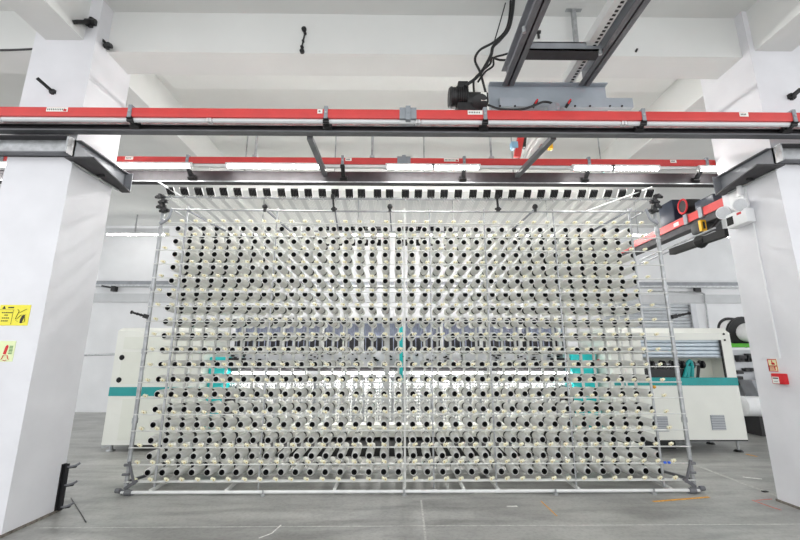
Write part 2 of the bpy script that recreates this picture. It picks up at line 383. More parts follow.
t = thing('support_bracket', 'galvanised strut hanging from the ceiling beside crane cross member', 'strut', at(573, 10, Y=3.85))
p, q = at(573, 10, Y=3.95), at(578, 62, Y=3.95)
mb('galv').bar(p, q, .05, .04).build('strut', t, False); mb('galv').bar(p+Vector((-.09,0,.01)), p+Vector((.1,0,.01)), .05, .03).build('foot_plate', t, False)
# end carriage
t = thing('end_carriage', 'blue-grey steel plate carriage behind the near red rail, right of the motor', 'crane carriage', (1.8, 4.03, 3.95))
x0, x1 = at(488, 95, Y=4.0).x, at(604, 95, Y=4.0).x; zt, zb = at(540, 88, Y=4.0).z, at(540, 112, Y=4.0).z
zm = at(540, 103, Y=4.0).z
mb('plate').box(x0, x1, 3.96, 4.0-.02, zb, zt).box(x0, x1, 3.9, 3.98, zt-.012, zt).build('plate', t, False)
mb('plate').box(x0+.1, at(632, 108, Y=3.93).x, 3.9, 3.955, zb, zm).build('lower_plate', t, False)
m = mb('blk'); m.bar(at(500, 103.5, Y=3.945), at(518, 103.5, Y=3.945), .01)
for px in (500, 515, 575, 590, 610, 622): m.cyl(at(px, 106, Y=3.88), at(px, 106, Y=3.90), .012, n=8)
m.build('bolt_heads', t)
for px in (533, 566):
    m = mb('blk'); m.bar(at(px, 107, Y=3.86), at(px+4, 101, Y=3.86), .03); LV = m.build('lever', t, False); mb('inkr').bar(at(px+2, 104, Y=3.85), at(px+4.5, 99.5, Y=3.85), .018).build('grip', LV, False, label='red grip')
m = mb('clip'); m.lathe([(.05,0),(.06,.3),(.06,.8),(.03,1)], at(552, 108, Y=3.84), at(556, 108, Y=3.89), 12); m.build('sensor_head', t)
m = mb('blk'); m.tube([at(488, 105, Y=3.86), at(500, 109, Y=3.84), at(520, 109.5, Y=3.82), at(533, 106, Y=3.82), at(543, 102, Y=3.82), at(551, 103, Y=3.83), at(554, 107, Y=3.85)], .013); m.build('cable', t)
# motor
t = thing('gear_motor', 'black electric gear motor left of the blue-grey crane plate', 'motor', at(470, 108, Y=3.9))
Y = 3.9
m = mb('blk'); m.lathe([(.04,0),(.10,.03),(.118,.12),(.118,.2),(.11,.22),(.11,1)], at(448, 98, Y=Y), at(467, 98, Y=Y), 20)
for i in range(6):
    a_ = 2*pi*i/6
MOT = m.build('motor_body', t)
m = mb('core')
for i in range(5):
    c0 = at(456+i*2.2, 98, Y=Y); m.lathe([(.122,0),(.122,1)], c0, c0+Vector((.01,0,0)), 20)
m.build('cooling_fins', MOT)
a, b = at(457, 93, Y=Y), at(467, 86, Y=Y); mb('blk').bbox(a.x, b.x, Y-.09, Y+.03, a.z, b.z, .012).build('terminal_box', t)
a, b = at(466, 107, Y=Y), at(487, 96, Y=Y); m = mb('blk'); m.bbox(a.x, b.x, Y-.08, Y+.08, a.z, b.z, .02); m.lathe([(.04,0),(.085,.1),(.085,1)], at(480, 102, Y=Y-.13), at(480, 102, Y=Y), 16); GB = m.build('gearbox', t)
m = mb('sticker'); a = at(483, 99, Y=Y-.1); m.box(a.x-.03, a.x+.03, Y-.145, Y-.135, a.z-.05, a.z+.05); m.build('nameplate', GB, False)
a, b = at(457, 111, Y=Y), at(482, 107, Y=Y); mb('blk').box(a.x, b.x, Y-.08, Y+.05, a.z-.06, b.z).build('mounting_plate', t, False)
# cables
def cable(label, pts, r, Y=3.8, name='cable'):
    m = mb('blk'); m.tube([at(x, y, Y=yy) for x, y, yy in [(p + (Y,))[:3] for p in pts]], r); one(m, name, label, 'cable')
cable('thick black cable hanging from above and bending into the bundle over the motor', [(514, -12), (513, 8), (509, 28), (500, 40), (493, 47), (491, 55), (484, 68), (476, 78), (465, 86)], .018)
cable('black cable looping out left of the bundle above the motor', [(511, -12), (510, 12), (506, 30), (494, 42), (480, 50), (475, 60), (480, 72), (484, 86), (487, 98)], .014, 3.83)
cable('thin black suspension wire slanting up to the ceiling left of crane rail', [(509, -10), (503, 12), (496, 36), (491, 52)], .007, 3.86)
cable('black cable running from the crane rail into the bundle', [(512, 60), (500, 60), (492, 58), (490, 64), (481, 72), (474, 80), (474, 92)], .012, 3.87)
cable('short black cable loop right of the bundle, below the crane rail', [(510, 53), (503, 55), (494, 58), (493, 66), (485, 72), (478, 82)], .011, 3.80)

# ------------------------------------------------------------------ black anchors left on the concrete
def anchor(label, pts, w, base=None):
    t = thing('anchor_bracket', label, 'bracket', pts[0])
    m = mb('blk')
    for a, b in zip(pts, pts[1:]): m.bar(a, b, w, w*.7)
    m.build('arm', t, False)
    e = base or pts[-1]; c = mb('blk'); c.cyl(e-Vector((w,0,0)), e+Vector((w,0,0)), w*.7, n=8); c.cyl(e-Vector((0,0,w)), e+Vector((0,0,w)), w*.5, n=8); c.build('nut', t)
anchor('black slanted rod bolted to front of the left column above the near rail', [at(37, 78, Y=3.72), at(53, 92, Y=3.865)], .03)
anchor('black flat bracket high on left beam near the column top', [at(75, 22, X=-3.47), at(91, 22.5, X=-3.44)], .055)
anchor('black hanging clamp at the corner of the left column and cross beam', [at(97, 27, Y=3.99), at(101, 38, Y=3.98), at(108, 46, Y=3.97)], .04)
anchor('black rod bolted to front of the right column above the near rail', [at(801, 89, Y=3.80), at(791, 97, Y=3.935)], .04)
m = mb('blk'); c = [at(304, 29, Y=4.025), at(305, 33, Y=4.025), at(303, 41, Y=4.025), at(302, 47, Y=4.025), at(302, 51, Y=4.025)]
for i, p in enumerate(c): m.cyl(p-Vector((0,.012,0)), p+Vector((0,.02,0)), (.03,.018,.014,.02,.028)[i], n=8)
for i in range(4): m.bar(c[i], c[i+1], .014)
one(m, 'anchor_bolt', 'black chain of bolts fixed on the cross beam face, left of middle', 'bolt')
m = mb('blk'); c = at(538, 32, Y=4.03); m.cyl(c-Vector((.03,0,0)), c+Vector((.03,0,0)), .02, n=8); m.bar(c, at(539, 38, Y=4.02), .02)
one(m, 'anchor_bolt', 'small black bolt on the cross beam seen between the crane rails', 'bolt')
m = mb('blk'); c = at(637, 49, Y=4.035); m.bar(c, c+Vector((-.02,0,-.04)), .02); one(m, 'anchor_bolt', 'small black bolt on cross beam right of the crane rails', 'bolt')
m = mb('blk')
for px, py in ((680, 32), (671.5, 39), (661, 46)): pass
tag(mb('dark').tube([at(-30, 50.5, Y=4.032), at(10, 50, Y=4.032), at(33, 49, Y=4.032)], .012, 6).build('pipe'), 'thin dark pipe along the beam left of the left column', 'pipe')

# ------------------------------------------------------------------ the creel
X0, DX, N = -3.0, .1792, 36
EX0, EDX = -2.957, .1774
Z0, DZ, R = .142, .1823, 18
FY, EY = 5.30, 5.0
creel = thing('yarn_creel', 'large metal creel frame holding rows of white yarn bobbins before the machine', 'creel', (.15, 5.4, 0))
PL, PR = -3.06, 3.465
# front posts
def post(x, y, z0, z1, r, k='galv', name='post'):
    m = mb(k); m.cyl((x, y, z0), (x, y, z1), r, n=10); return m.build(name, creel)
for x in (PL, PR):
    m = mb('galv'); m.cyl((x, EY+.02, .02), (x, EY+.02, 3.56), .024, n=12)
    for z in (.75, 1.55, 2.35, 3.1): m.cyl((x, EY+.02, z), (x, EY+.02, z+.06), .032, n=12)
    m.build('corner_post', creel)
for x in (-2.745, 3.125): post(x, EY+.03, .04, 3.46, .014)
for px in (258, 434, 497, 577): post(at(px, 480, Y=EY).x, EY+.03, .04, 3.44, .010)
post(at(405, 480, Y=EY).x, EY+.03, .04, 3.44, .013, 'tube')
# guide bars with eyelets
for r in range(R):
    z = Z0+r*DZ-.022
    m = mb('tube'); m.cyl((PL-.02, EY, z), (PR+.02, EY, z), .0075, n=6)
    m.build('guide_bar', creel)
def eyelet(m, x, z, s=1):
    m.lathe([(.010,0),(.019,.15),(.019,.7),(.012,1)], (x-.012*s, EY-.022, z+.004), (x-.012*s, EY+.014, z+.004), 10, 'cream')
    m.lathe([(.008,0),(.016,.15),(.016,.8),(.010,1)], (x+.016*s, EY-.012, z+.012), (x+.016*s, EY+.02, z+.012), 8, 'cream')
    m.cyl((x-.012*s, EY-.0235, z+.004), (x-.012*s, EY-.0215, z+.004), .0085, n=8, k='tan')
    return m
es = []
for r in range(R):
    for c in range(N):
        x = EX0+c*EDX + random.uniform(-.006, .006); z = Z0+r*DZ; es.append((math.hypot(x, z-1.5), x, z))
es.sort(key=lambda e: e[2]*10+abs(e[1])*.001)
for d, x, z in es[:100]: eyelet(mb('cream'), x, z, 1 if x > 0 else -1).build('guide_eyelet', creel)
m = mb('cream')
for d, x, z in es[100:]: eyelet(m, x, z, 1 if x > 0 else -1)
m.build('guide_eyelet', creel, kind='stuff')
# base
m = mb('alu'); m.cyl((PL+.0, EY-.06, .03), (PR, EY-.06, .03), .018, n=10); m.build('base_rail', creel)
m = mb('tube'); m.cyl((PL+.1, EY+.10, .10), (PR-.1, EY+.10, .10), .016, n=10); m.build('base_rail', creel)
for y in (5.6, 5.95): 
    m = mb('tube'); m.cyl((PL+.1, y, .07), (PR-.1, y, .07), .02, n=10); m.build('base_rail', creel)
for px in (153, 228, 335, 404, 463, 497, 577, 668):
    x = at(px, 490, Y=EY).x
    m = mb('tube'); m.bar((x, EY-.06, .045), (x, 6.0, .06), .03); m.build('cross_bar', creel, False)
for px in (265, 404, 553, 650):
    x = at(px, 494, Y=EY).x
    m = mb('galv'); m.cyl((x, EY-.09, .02), (x, EY-.09, .06), .010, n=8); m.lathe([(.03,0),(.03,.5),(.012,1)], (x, EY-.09, 0), (x, EY-.09, .022), 12); m.build('levelling_foot', creel)
# corner clamps at the bottom
for sx, x in ((1, PL), (-1, PR)):
    m = mb('steeld')
    m.bar((x-sx*.03, EY-.05, .04), (x+sx*.14, EY-.05, .02), .035); m.bar((x+sx*.0, EY, .05), (x+sx*.14, EY-.03, .14), .03); m.bar((x+sx*.02, EY-.02, .34), (x+sx*.12, EY-.03, .10), .02, .022)
    m.cyl((x-sx*.06, EY-.06, .05), (x-sx*.01, EY-.06, .05), .026, n=10); m.cyl((x+sx*.05, EY-.07, .03), (x+sx*.12, EY-.07, .03), .03, n=10)
    m.cyl((x-.04, EY+.0, .30), (x+.04, EY+.0, .30), .016, n=8); m.cyl((x-.05, EY+.0, .20), (x+.03, EY+.0, .20), .014, n=8); m.box(x-.03, x+.03, EY-.03, EY+.05, 0, .035)
    m.bar((x, EY, .12), (x+sx*.02, 5.9, .05), .03)
    m.build('corner_clamp', creel)
# top bars and sensor trays
def sag(x): return -.018*max(0, 1-((x-.2)/3.3)**2)
m = mb('galv'); m.tube([(x, EY, 3.585+sag(x)) for x in (-3.18, -2, -1, .15, 1.2, 2.3, 3.48)], .016, 8); m.build('top_bar', creel)
m = mb('galv'); m.tube([(x, EY+.01, 3.412+sag(x)) for x in (-2.95, -1, .15, 1.2, 3.3)], .013, 8); m.build('top_bar', creel)
for i in range(N):
    x = -2.965 + i*(3.375+2.965)/(N-1) + random.uniform(-.02, .02); z = 3.60+sag(x)
    m = mb('core'); w = .049
    def plate(u0, u1, d0, d1, k):      # leaning plate: foot on the bar, head towards the hall
        ya, za, yb, zb = 4.985, z-.01, 4.908, z+.066
        m.prism([(ya, za+d0), (ya, za+d1), (yb, zb+d1), (yb, zb+d0)], 'x', u0, u1, k)
    plate(x-w, x+w, 0, .018, 'core')
    for q in range(4): plate(x-w+.012+q*.02, x-w+.017+q*.02, -.006, 0, 'dark')
    plate(x-w-.006, x-w, -.006, .022, 'alu'); plate(x+w, x+w+.006, -.006, .022, 'alu')
    m.cyl((x, EY-.01, z-.05), (x, EY-.01, z+.02), .008, n=6, k='galv')
    m.build('thread_sensor', creel, False)
# struts from the lower to the upper top bar, with black knobs
for px, dx, knob in ((265, .28, 1), (335, 0, 0), (390, .02, 1), (535, -.25, 1), (185, .45, 0), (632, -.42, 0)):
    p = at(px, 209, Y=EY)
    m = mb('steel'); m.bar(p, p+Vector((dx*.9, .35, -.19)), .02); BR = m.build('brace', creel, False)
    if knob:
        m = mb('blk'); m.lathe([(.02,0),(.036,.3),(.036,.7),(.02,1)], p+Vector((0,-.04,.03)), p+Vector((0,.03,.03)), 12); m.cyl(p+Vector((0,-.01,-.04)), p+Vector((0,-.01,.0)), .02, n=8); m.build('knob', BR)
for px in (333, 497):
    m = mb('blk'); p = at(px, 197, Y=EY-.03); q = at(px+1, 209, Y=EY-.03)
    m.bar(p+Vector((0,0,.04)), p+Vector((0,0,-.02)), .05); m.bar(p, q, .025); m.bar(q+Vector((0,0,.02)), q+Vector((0,0,-.03)), .045); m.cyl(q+Vector((-.04,0,0)), q+Vector((.04,0,0)), .014, n=8); m.build('clamp', creel, False)
# black clamp stacks at both upper ends
for sx, px in ((1, 163), (-1, 655)):
    m = mb('blk'); n_ = 4
    for i, (a_, b_) in enumerate(((0, 197), (3, 202), (1, 207), (4, 211))):
        p = at(px - sx*(2-a_), b_, Y=EY-.03); m.bar(p+Vector((-.05,0,0)), p+Vector((.05,0,.01)), .04); m.cyl(p+Vector((0,-.03,-.02)), p+Vector((0,-.03,.03)), .022, n=8); m.cyl(p+Vector((sx*-.07,0,.0)), p+Vector((sx*-.04,0,.0)), .02, n=8)
    m.bar(at(px, 195, Y=EY-.02), at(px+sx*2, 213, Y=EY-.02), .03 if sx > 0 else .07, .03)
    m.build('clamp', creel)
    m = mb('steel'); a_ = at(px+sx*9, 209, Y=EY-.03); b_ = at(px-sx*3, 224, Y=EY-.03); mid = (a_+b_)/2+Vector((sx*.03,0,-.03))
    m.tube([a_, mid, b_], .018, 8); m.bar(b_, b_+Vector((sx*.05,0,.06)), .03); m.build('handle', creel)
    m = mb('blk') if sx > 0 else mb('blk'); 
    a_, b_ = (at(131, 312, Y=EY-.06), at(148, 317, Y=EY-.02)) if sx > 0 else (at(690, 313, Y=EY-.06), at(672, 317, Y=EY-.02))
    m.cyl(a_, b_, .013, n=8); m.cyl(a_, a_+(b_-a_)*.08, .022, n=8); m.bar(a_+(b_-a_)*.75, b_, .05)
    for f in (.35, .55): m.cyl(a_+(b_-a_)*f, a_+(b_-a_)*(f+.06), .018, n=8)
    m.build('clamp_arm', creel)
m = mb('alu'); m.cyl(at(157, 181, Y=4.85), (-2.83, 5.0, 3.585), .012, n=8); m.build('brace', creel)
m = mb('alu'); m.cyl(at(652, 187, Y=4.9), (2.5, 5.05, 3.40), .010, n=8); m.build('brace', creel)
# spindle posts (one per column), spindles, rear frame
for c in range(N):
    x = X0+c*DX
    m = mb('tube'); m.box(x-.014, x+.014, 5.585, 5.615, .07, 3.38); m.build('spindle_post', creel, False)
m = mb('core')
for c in range(N):
    for r in range(R):
        x, z = X0+c*DX, Z0+r*DZ
        m.lathe([(.012,0),(.047,.1),(.047,.9),(.012,1)], (x, 5.565, z), (x, 5.635, z), 10)
m.build('spindle_holder', creel, kind='stuff')
m = mb('tube')
for c in range(N):
    for r in range(R):
        x, z = X0+c*DX, Z0+r*DZ
        m.cyl((x, 5.38, z), (x, 5.58, z), .011, n=6); m.cyl((x, 5.62, z), (x, 5.80, z), .011, n=6)
m.build('spindle', creel, kind='stuff')
for px in (387,):
    x = at(px, 400, Y=5.62).x; m = mb('alu'); m.box(x-.03, x+.03, 5.61, 5.67, 0, 3.3); m.build('centre_post', creel, False)
for x in (-3.0, -1.9, -.8, 1.3, 2.3, 3.3):
    m = mb('tube'); m.cyl((x+.045, 5.95, .05), (x+.045, 5.95, 3.43), .013, n=8); m.build('rear_post', creel)
m = mb('galv'); m.cyl((-2.96, 5.95, 3.42), (3.36, 5.95, 3.42), .013, n=8); m.build('top_bar', creel)
for x in (-2.955, 3.345): 
    m = mb('galv'); m.cyl((x, 5.0, 3.425), (x, 5.95, 3.42), .011, n=8); m.build('top_bar', creel)
# rear sensor trays seen through the middle
m = mb('core')
for k, (Yy, yt, yb_, w_) in enumerate(((5.97, 227, 232, 5),)):
    for px in list(range(326, 380, 13)) + list(range(405, 470, 14)):
        a_, b_ = at(px-3, yt-.5, Y=Yy), at(px+3, yb_+1, Y=Yy); m.box(a_.x, b_.x, Yy, Yy+.02, b_.z, a_.z)
    for px in list(range(326, 380, 13)) + list(range(405, 470, 14)):
        a_, b_ = at(px-3, 239.5, Y=Yy), at(px+3, 245.5, Y=Yy); m.box(a_.x, b_.x, Yy, Yy+.02, b_.z, a_.z)
m.build('rear_thread_sensor', creel, False, kind='stuff')
m = mb('alu')
for py in (233.5, 236.5):
    z = at(400, py, Y=5.96).z; m.box(-2.9, 3.3, 5.955, 5.975, z-.012, z+.012)
m.build('rear_guide_bar', creel, False)
m = mb('blue'); 
for px in (665, 669): c_ = at(px, 462.5, Y=4.97); m.cyl(c_-Vector((.012,0,0)), c_+Vector((.012,0,0)), .014, n=8)
m.build('plug', creel, label='small blue plug on a guide bar')

# ------------------------------------------------------------------ bobbins
YP = [(.030, 0), (.042, .003), (.0465, .012), (.049, .04), (.0515, .15), (.0525, .225), (.050, .252), (.034, .26)]
KP = [(.030, -.004), (.0335, -.004), (.0335, .004), (.030, .006), (.0275, .006), (.0275, -.003)]
def core_mb(m, o, s=1):
    m.lathe([(.003, .055), (.027, .05), (.027, -.005), (.0325, -.005), (.0325, .06), (.003, .062)], o, o+Vector((0, s, 0)), 18, 'core', norm=False); return m
def yarn_mb(m, o, s=1, n=22):
    m.lathe([(.033, .012)]+YP+[(.014, .262), (.013, .2)], o, o+Vector((0, s, 0)), n, 'yarn', norm=False, caps=False); return m
RB = .0525
o0 = Vector((0, 0, RB))
ymesh = yarn_mb(mb('yarn'), o0).mesh('yarn_package', smooth=True); cmesh = core_mb(mb('core'), o0).mesh('core_tube', smooth=True)
ordn = ['first','second','third','fourth','fifth','sixth','seventh','eighth','ninth','tenth','eleventh','twelfth','thirteenth','fourteenth','fifteenth','sixteenth','seventeenth','eighteenth']
cand = []
for r in range(R):
    for c in range(N):
        x, z = X0+c*DX+random.uniform(-.006, .006), Z0+r*DZ
        dz = z-CAMZ; zc = FY*math.cos(PITCH)+dz*math.sin(PITCH); rp = .05*400/zc
        disp = 400*math.hypot(x, dz)/zc*(1-FY/(FY+.26)); cand.append((pi*rp*rp+2*rp*min(disp, 15), r, c, x, z))
cand.sort(reverse=True)
for a_, r, c, x, z in sorted(cand[:300], key=lambda e: (e[1], e[2])):
    row = 'lowest row' if r == 0 else ('topmost row' if r == R-1 else ('%s row from the bottom' % ordn[r] if r < 9 else '%s row from the top' % ordn[R-1-r]))
    pos = ('leftmost one' if c == 0 else 'rightmost one' if c == N-1 else '%s from the left' % ordn[c] if c < 18 else '%s from the right' % ordn[N-1-c])
    t = thing('yarn_bobbin', 'white yarn bobbin on the creel, %s, %s' % (row, pos), 'bobbin', (x, FY, z-RB), 'yarn bobbins on the creel')
    for nm, me in (('yarn_package', ymesh), ('core_tube', cmesh)):
        q = bpy.data.objects.new(nm, me); COL.objects.link(q); q.parent = t
m = mb('yarn')
for a_, r, c, x, z in cand[300:]:
    yarn_mb(m, Vector((x, FY, z)), 1, 16); core_mb(m, Vector((x, FY, z)))
for r in range(R):
    for c in range(N):
        o_ = Vector((X0+c*DX, 5.90, Z0+r*DZ)); yarn_mb(m, o_, -1, 14)
tag(m.build('yarn_bobbins'), 'mass of further white yarn bobbins filling the middle and back of the creel', 'bobbins', 'yarn bobbins on the creel', 'stuff')

# yarn sheet from the sensor trays back to the machine
m = mb('yarn')
for i in range(N):
    x = -2.965+i*(3.375+2.965)/(N-1)
    for q in range(6):
        xa = x-.05+q*.02; m.bar((xa, 4.95, 3.592+sag(x)), (.2+(xa-.2)*.93, 7.55, 3.30), .0035)
tag(m.build('yarn_threads'), 'fan of thin white threads stretching back from the creel top to the machine', 'threads', None, 'stuff')

# ------------------------------------------------------------------ warp knitting machine behind
YM = 7.35
def zat(py, Y=YM): return at(400, py, Y=Y).z
xa, xb = at(207, 400, Y=YM).x, at(596, 400, Y=YM).x
mach = thing('warp_knitting_machine', 'wide white and turquoise textile machine seen through the creel between its cabinets', 'machine', ((xa+xb)/2, YM+.4, 0))
mb('cab').box(xa, xb, YM, YM+.5, zat(437), zat(427)).box(xa, xb, YM+.02, YM+.5, zat(427), zat(425)).build('bed', mach, False)
m = mb('blk'); m.box(xa+.15, xb-.15, YM-.62, YM+.5, .0, .12).box(xa+.15, xb-.15, YM+.2, YM+.5, .12, zat(437)); m.build('plinth_or_shade_block', mach, False)  # black block stands in for the shade under the machine bed
mb('alu').box(xa, xb, YM+.7, YM+.9, zat(319), zat(312.5)).build('top_beam', mach, False)
m = mb('core')
n_ = 44
for i in range(n_):
    x = xa+.25+(xb-xa-.5)*i/(n_-1); m.box(x-.03, x+.03, YM+.62, YM+.7, zat(318.5), zat(314.5))
m.build('dark_tabs', mach, False, kind='stuff')
mb('bluegrey').box(xa+.1, xb-.1, YM+.75, YM+.8, zat(336), zat(320)).build('screen', mach, False)
mb('dark').box(xa+.1, xb-.1, YM+.75, YM+.8, zat(351), zat(336)).build('dark_panel', mach, False)
m = mb('bluegrey'); 
for i in range(60):
    x = xa+.15+(xb-xa-.3)*i/59; m.box(x-.008, x+.008, YM+.70, YM+.73, zat(352), zat(321))
m.build('needle_stems', mach, False, kind='stuff')
for i in range(9):
    x = xa+.3+(xb-xa-.6)*i/8; mb('alu').box(x-.03, x+.03, YM+.6, YM+.68, zat(427), zat(318)).build('upright', mach, False)
m = mb('pgrey'); m.box(xa+.1, xb-.1, YM+.5, YM+.75, zat(367), zat(352)); m.build('needle_bar', mach, False)
m = mb('core')
for i in range(150):
    x = xa+.15+(xb-xa-.3)*random.random(); z = zat(353.5+random.random()*11); w = random.uniform(.008, .03); m.box(x-w, x+w, YM+.46, YM+.5, z-.012, z+.012)
m.build('needle_clips', mach, False, kind='stuff')
for py, k, r in ((369, 'dark', .035), (376.6, 'steeld', .03)):
    m = mb(k); m.cyl((xa+.1, YM+.3, zat(py, YM+.3)), (xb-.1, YM+.3, zat(py, YM+.3)), r, n=12); m.build('guide_roller', mach)
mb('pgrey').box(xa+.15, xb-.15, YM+.35, YM+.38, zat(427), zat(378)).build('rod_backing', mach, False)
for i in range(36):
    m = mb('alu')
    x = xa+.3+(xb-xa-.6)*i/35
    for dx in (-.045, 0, .045):
        z1, z0 = zat(379.5), zat(426); prof = []
        n2 = 14
        for j in range(n2+1):
            for dt, rr in ((-.25, .019), (.0, .024), (.25, .019), (.5, .009)):
                tt = (j+dt)/n2
                if 0 <= tt <= 1: prof.append((rr, tt))
        m.lathe(prof, (x+dx, YM+.3, z0), (x+dx, YM+.3, z1), 6)
    m.build('beaded_rods', mach)
for i in range(4):
    x = xa+.2+(xb-xa-.4)*(i+.5)/4; m = mb('alu'); m.box(x-.68, x+.68, YM+.12, YM+.2, zat(372.2, YM+.15), zat(370.8, YM+.15)); L_ = m.build('added_glow_bar', mach, False)
    m = mb('fill_glow'); m.box(x-.66, x+.66, YM+.13, YM+.18, zat(374, YM+.15), zat(372.2, YM+.15)); m.build('glow_strip', L_, False)  # glowing strip in place of a white bar, added to brighten the machine
# turquoise end frames and centre post
for x0p, x1p, yt, yb_ in ((206, 222, 357, 428), (574, 600, 347, 428)):
    a_, b_ = at(x0p, 400, Y=YM), at(x1p, 400, Y=YM)
    m = mb('cyan'); m.bbox(a_.x, b_.x, YM-.03, YM+.3, zat(yb_), zat(yt), .02); m.build('end_frame', mach)
    m = mb('blk'); s_ = 1 if x0p < 400 else -1; e = b_.x if s_ > 0 else a_.x
    m.box(e, e+s_*.16, YM-.0, YM+.3, zat(427), zat(388)); m.build('drive_cover', mach, False)
    for ya_, yb_2, o1, o2 in ((395, 388, .17, .08), (412, 405, .22, .15)): mb('blk').box(e-s_*o1, e-s_*o2, YM-.045, YM-.03, zat(ya_), zat(yb_2)).build('latch', mach, False)
    mb('blk').box(e, e+s_*.25, YM, YM+.3, zat(366), zat(358)).build('drive_housing', mach, False)
    m = mb('inkr'); c_ = at(205 if s_ > 0 else 599, 361, Y=YM-.06); m.lathe([(.02,0),(.03,.3),(.03,1)], c_, c_+Vector((0,.04,0)), 10); m.build('stop_button', mach)
x = at(401, 350, Y=YM).x; mb('cyan').box(x-.04, x+.035, YM+.1, YM+.2, zat(381), zat(326)).build('centre_post', mach, False)

# left cabinet
YL = 7.08
def zl(py): return at(110, py, Y=YL).z
xl0 = at(105, 420, Y=YL).x; xl1 = xa-.02
t = thing('machine_cabinet', 'pale grey machine cabinet with turquoise stripe at the left end', 'cabinet', ((xl0+xl1)/2, YL+.6, 0))
zt = zl(331); zb = zl(445)
m = mb('cab'); m.prism([(YL, zb), (YL, zt), (YL+.1, zt+.06), (YL+1.0, zt+.06), (YL+1.0, zb)], 'x', xl0, xl1); m.build('body', t, False)
m = mb('teal'); m.box(xl0-.002, xl1, YL-.006, YL, at(110, 396, Y=YL).z, at(110, 387, Y=YL).z); m.build('stripe', t, False)
m = mb('cabl'); xm = at(124, 345, Y=YL).x
m.box(xm, xl1-.3, YL-.012, YL, zl(349), zl(337)); AP = m.build('access_panel', t, False)
m = mb('cabl'); m.box(xm, xm+1.2, YL-.010, YL, zl(384), zl(352)); DR = m.build('door', t, False)
m = mb('cabl'); m.box(xl0+.25, xm+1.2, YL-.010, YL, zl(440), zl(399)); m.build('lower_panel', t, False)
for px, py in ((121.5, 357.5), (118.5, 380)):
    c_ = at(px, py, Y=YL-.02); m = mb('core'); m.lathe([(.03,0),(.045,.3),(.045,1)], c_, c_+Vector((0,.02,0)), 12); m.build('knob', DR, label='black knob')
for x in (xl0+.1, xl1-.4):
    m = mb('galv'); m.cyl((x, YL+.1, .02), (x, YL+.1, zb), .03, n=10); m.lathe([(.07,0),(.06,1)], (x, YL+.1, 0), (x, YL+.1, .02), 12); m.bar((x-.15, YL+.1, .05), (x+.15, YL+.1, .13), .03); m.build('foot', t)
mb('blk').box(xl0+.3, xl1, YL+.25, YL+.9, 0.0, zb).build('plinth_or_shade_block', t, False)
m = mb('brown'); c_ = at(113, 356, Y=YL+.1); m.box(xl0-.02, xl0, YL+.1, YL+.5, c_.z-.1, c_.z+.1); m.build('side_plate', t, False)
one(mb('galv').tube([at(72, 356, Y=8.2), at(92, 355, Y=8.0), Vector((xl0+.0, YL+.35, at(111, 354, Y=YL+.3).z))], .02, 8), 'conduit', 'grey conduit reaching from the left column to the left cabinet side', 'conduit')

# right cabinet
YR = 6.88
xr1 = at(744.5, 420, Y=YR).x; xr0 = at(601, 400, Y=YM).x+.02
zr = lambda py: at(690, py, Y=YR).z
t = thing('machine_cabinet', 'pale grey machine cabinet with viewing window at the right end', 'cabinet', ((xr0+xr1)/2, YR+.6, 0))
zt = zr(333); zb = zr(440)
ox0, ox1 = at(643, 360, Y=YR).x, at(723, 352, Y=YR).x; oz1, oz0 = zr(340), zr(378)
m = mb('cab'); D_ = 1.1
m.prism([(YR, oz1), (YR, zt), (YR+.12, zt+.09), (YR+D_, zt+.09), (YR+D_, oz1)], 'x', xr0, xr1)
m.box(xr0, ox0, YR, YR+D_, oz0, oz1); m.box(ox1, xr1, YR, YR+D_, oz0, oz1)
m.box(xr0, xr1, YR, YR+D_, zb, oz0)
m.build('body', t, False)
m = mb('teal'); m.box(xr0, xr1+.002, YR-.006, YR, zr(385.5), zr(377.5))
m.build('stripe', t, False)
m = mb('blk'); m.box(ox1-.02, ox1, YR+.0, YR+.03, oz0, oz1); m.box(ox0, ox1, YR+.02, YR+.04, zr(357.5), zr(356.5), 'clip'); m.build('window_seal', t, False)
sl = mb('slat'); z_ = zr(358); 
while z_ < oz1: sl.prism([(YR+.07, z_), (YR+.04, z_+.012), (YR+.04, z_+.05), (YR+.07, z_+.062), (YR+.09, z_+.062), (YR+.09, z_)], 'x', ox0, ox1); z_ += .064
sl.build('slat_shutter', t, False)
mb('sgreen').cur; m = mb('cabl'); m.box(ox0, ox1, YR+.30, YR+.34, oz0, oz1); m.build('inner_panel', t, False)
m = mb('galv'); zs = zr(364.5); m.cyl((ox0, YR+.15, zs), (at(704, 364, Y=YR+.15).x, YR+.15, zs), .028, n=12); m.build('shaft', t)
for px in (652, 663, 673, 682, 692, 702):
    c_ = at(px, 364.5, Y=YR+.12); m = mb('blk'); m.lathe([(.03,0),(.065,.2),(.065,.8),(.03,1)], c_-Vector((.03,0,0)), c_+Vector((.03,0,0)), 14)
    m.bar(c_+Vector((-.06,0,-.02)), c_+Vector((-.14 if px < 690 else -.10,0.02,-.23)), .05, .04); m.bar(c_, c_+Vector((-.05,0,.06)), .04); m.build('lever', t)
mb('blk').box(ox0+.06, at(680, 370, Y=YR+.2).x, YR+.1, YR+.28, oz0, zr(369)).build('gear_block', t, False)
m = mb('teal'); m.tube([at(684, 377, Y=YR+.08), at(686, 371, Y=YR+.08), at(687, 364, Y=YR+.08), at(690, 361, Y=YR+.08), at(692, 366, Y=YR+.08), at(692, 377, Y=YR+.08)], .03, 8); m.bar(at(687, 377, Y=YR+.1), at(688, 366, Y=YR+.1), .08, .04); m.build('hook', t, label='turquoise hook')
vx0, vx1 = at(711, 422, Y=YR).x, at(725, 422, Y=YR).x; vz0, vz1 = at(717, 430, Y=YR).z, at(717, 415, Y=YR).z
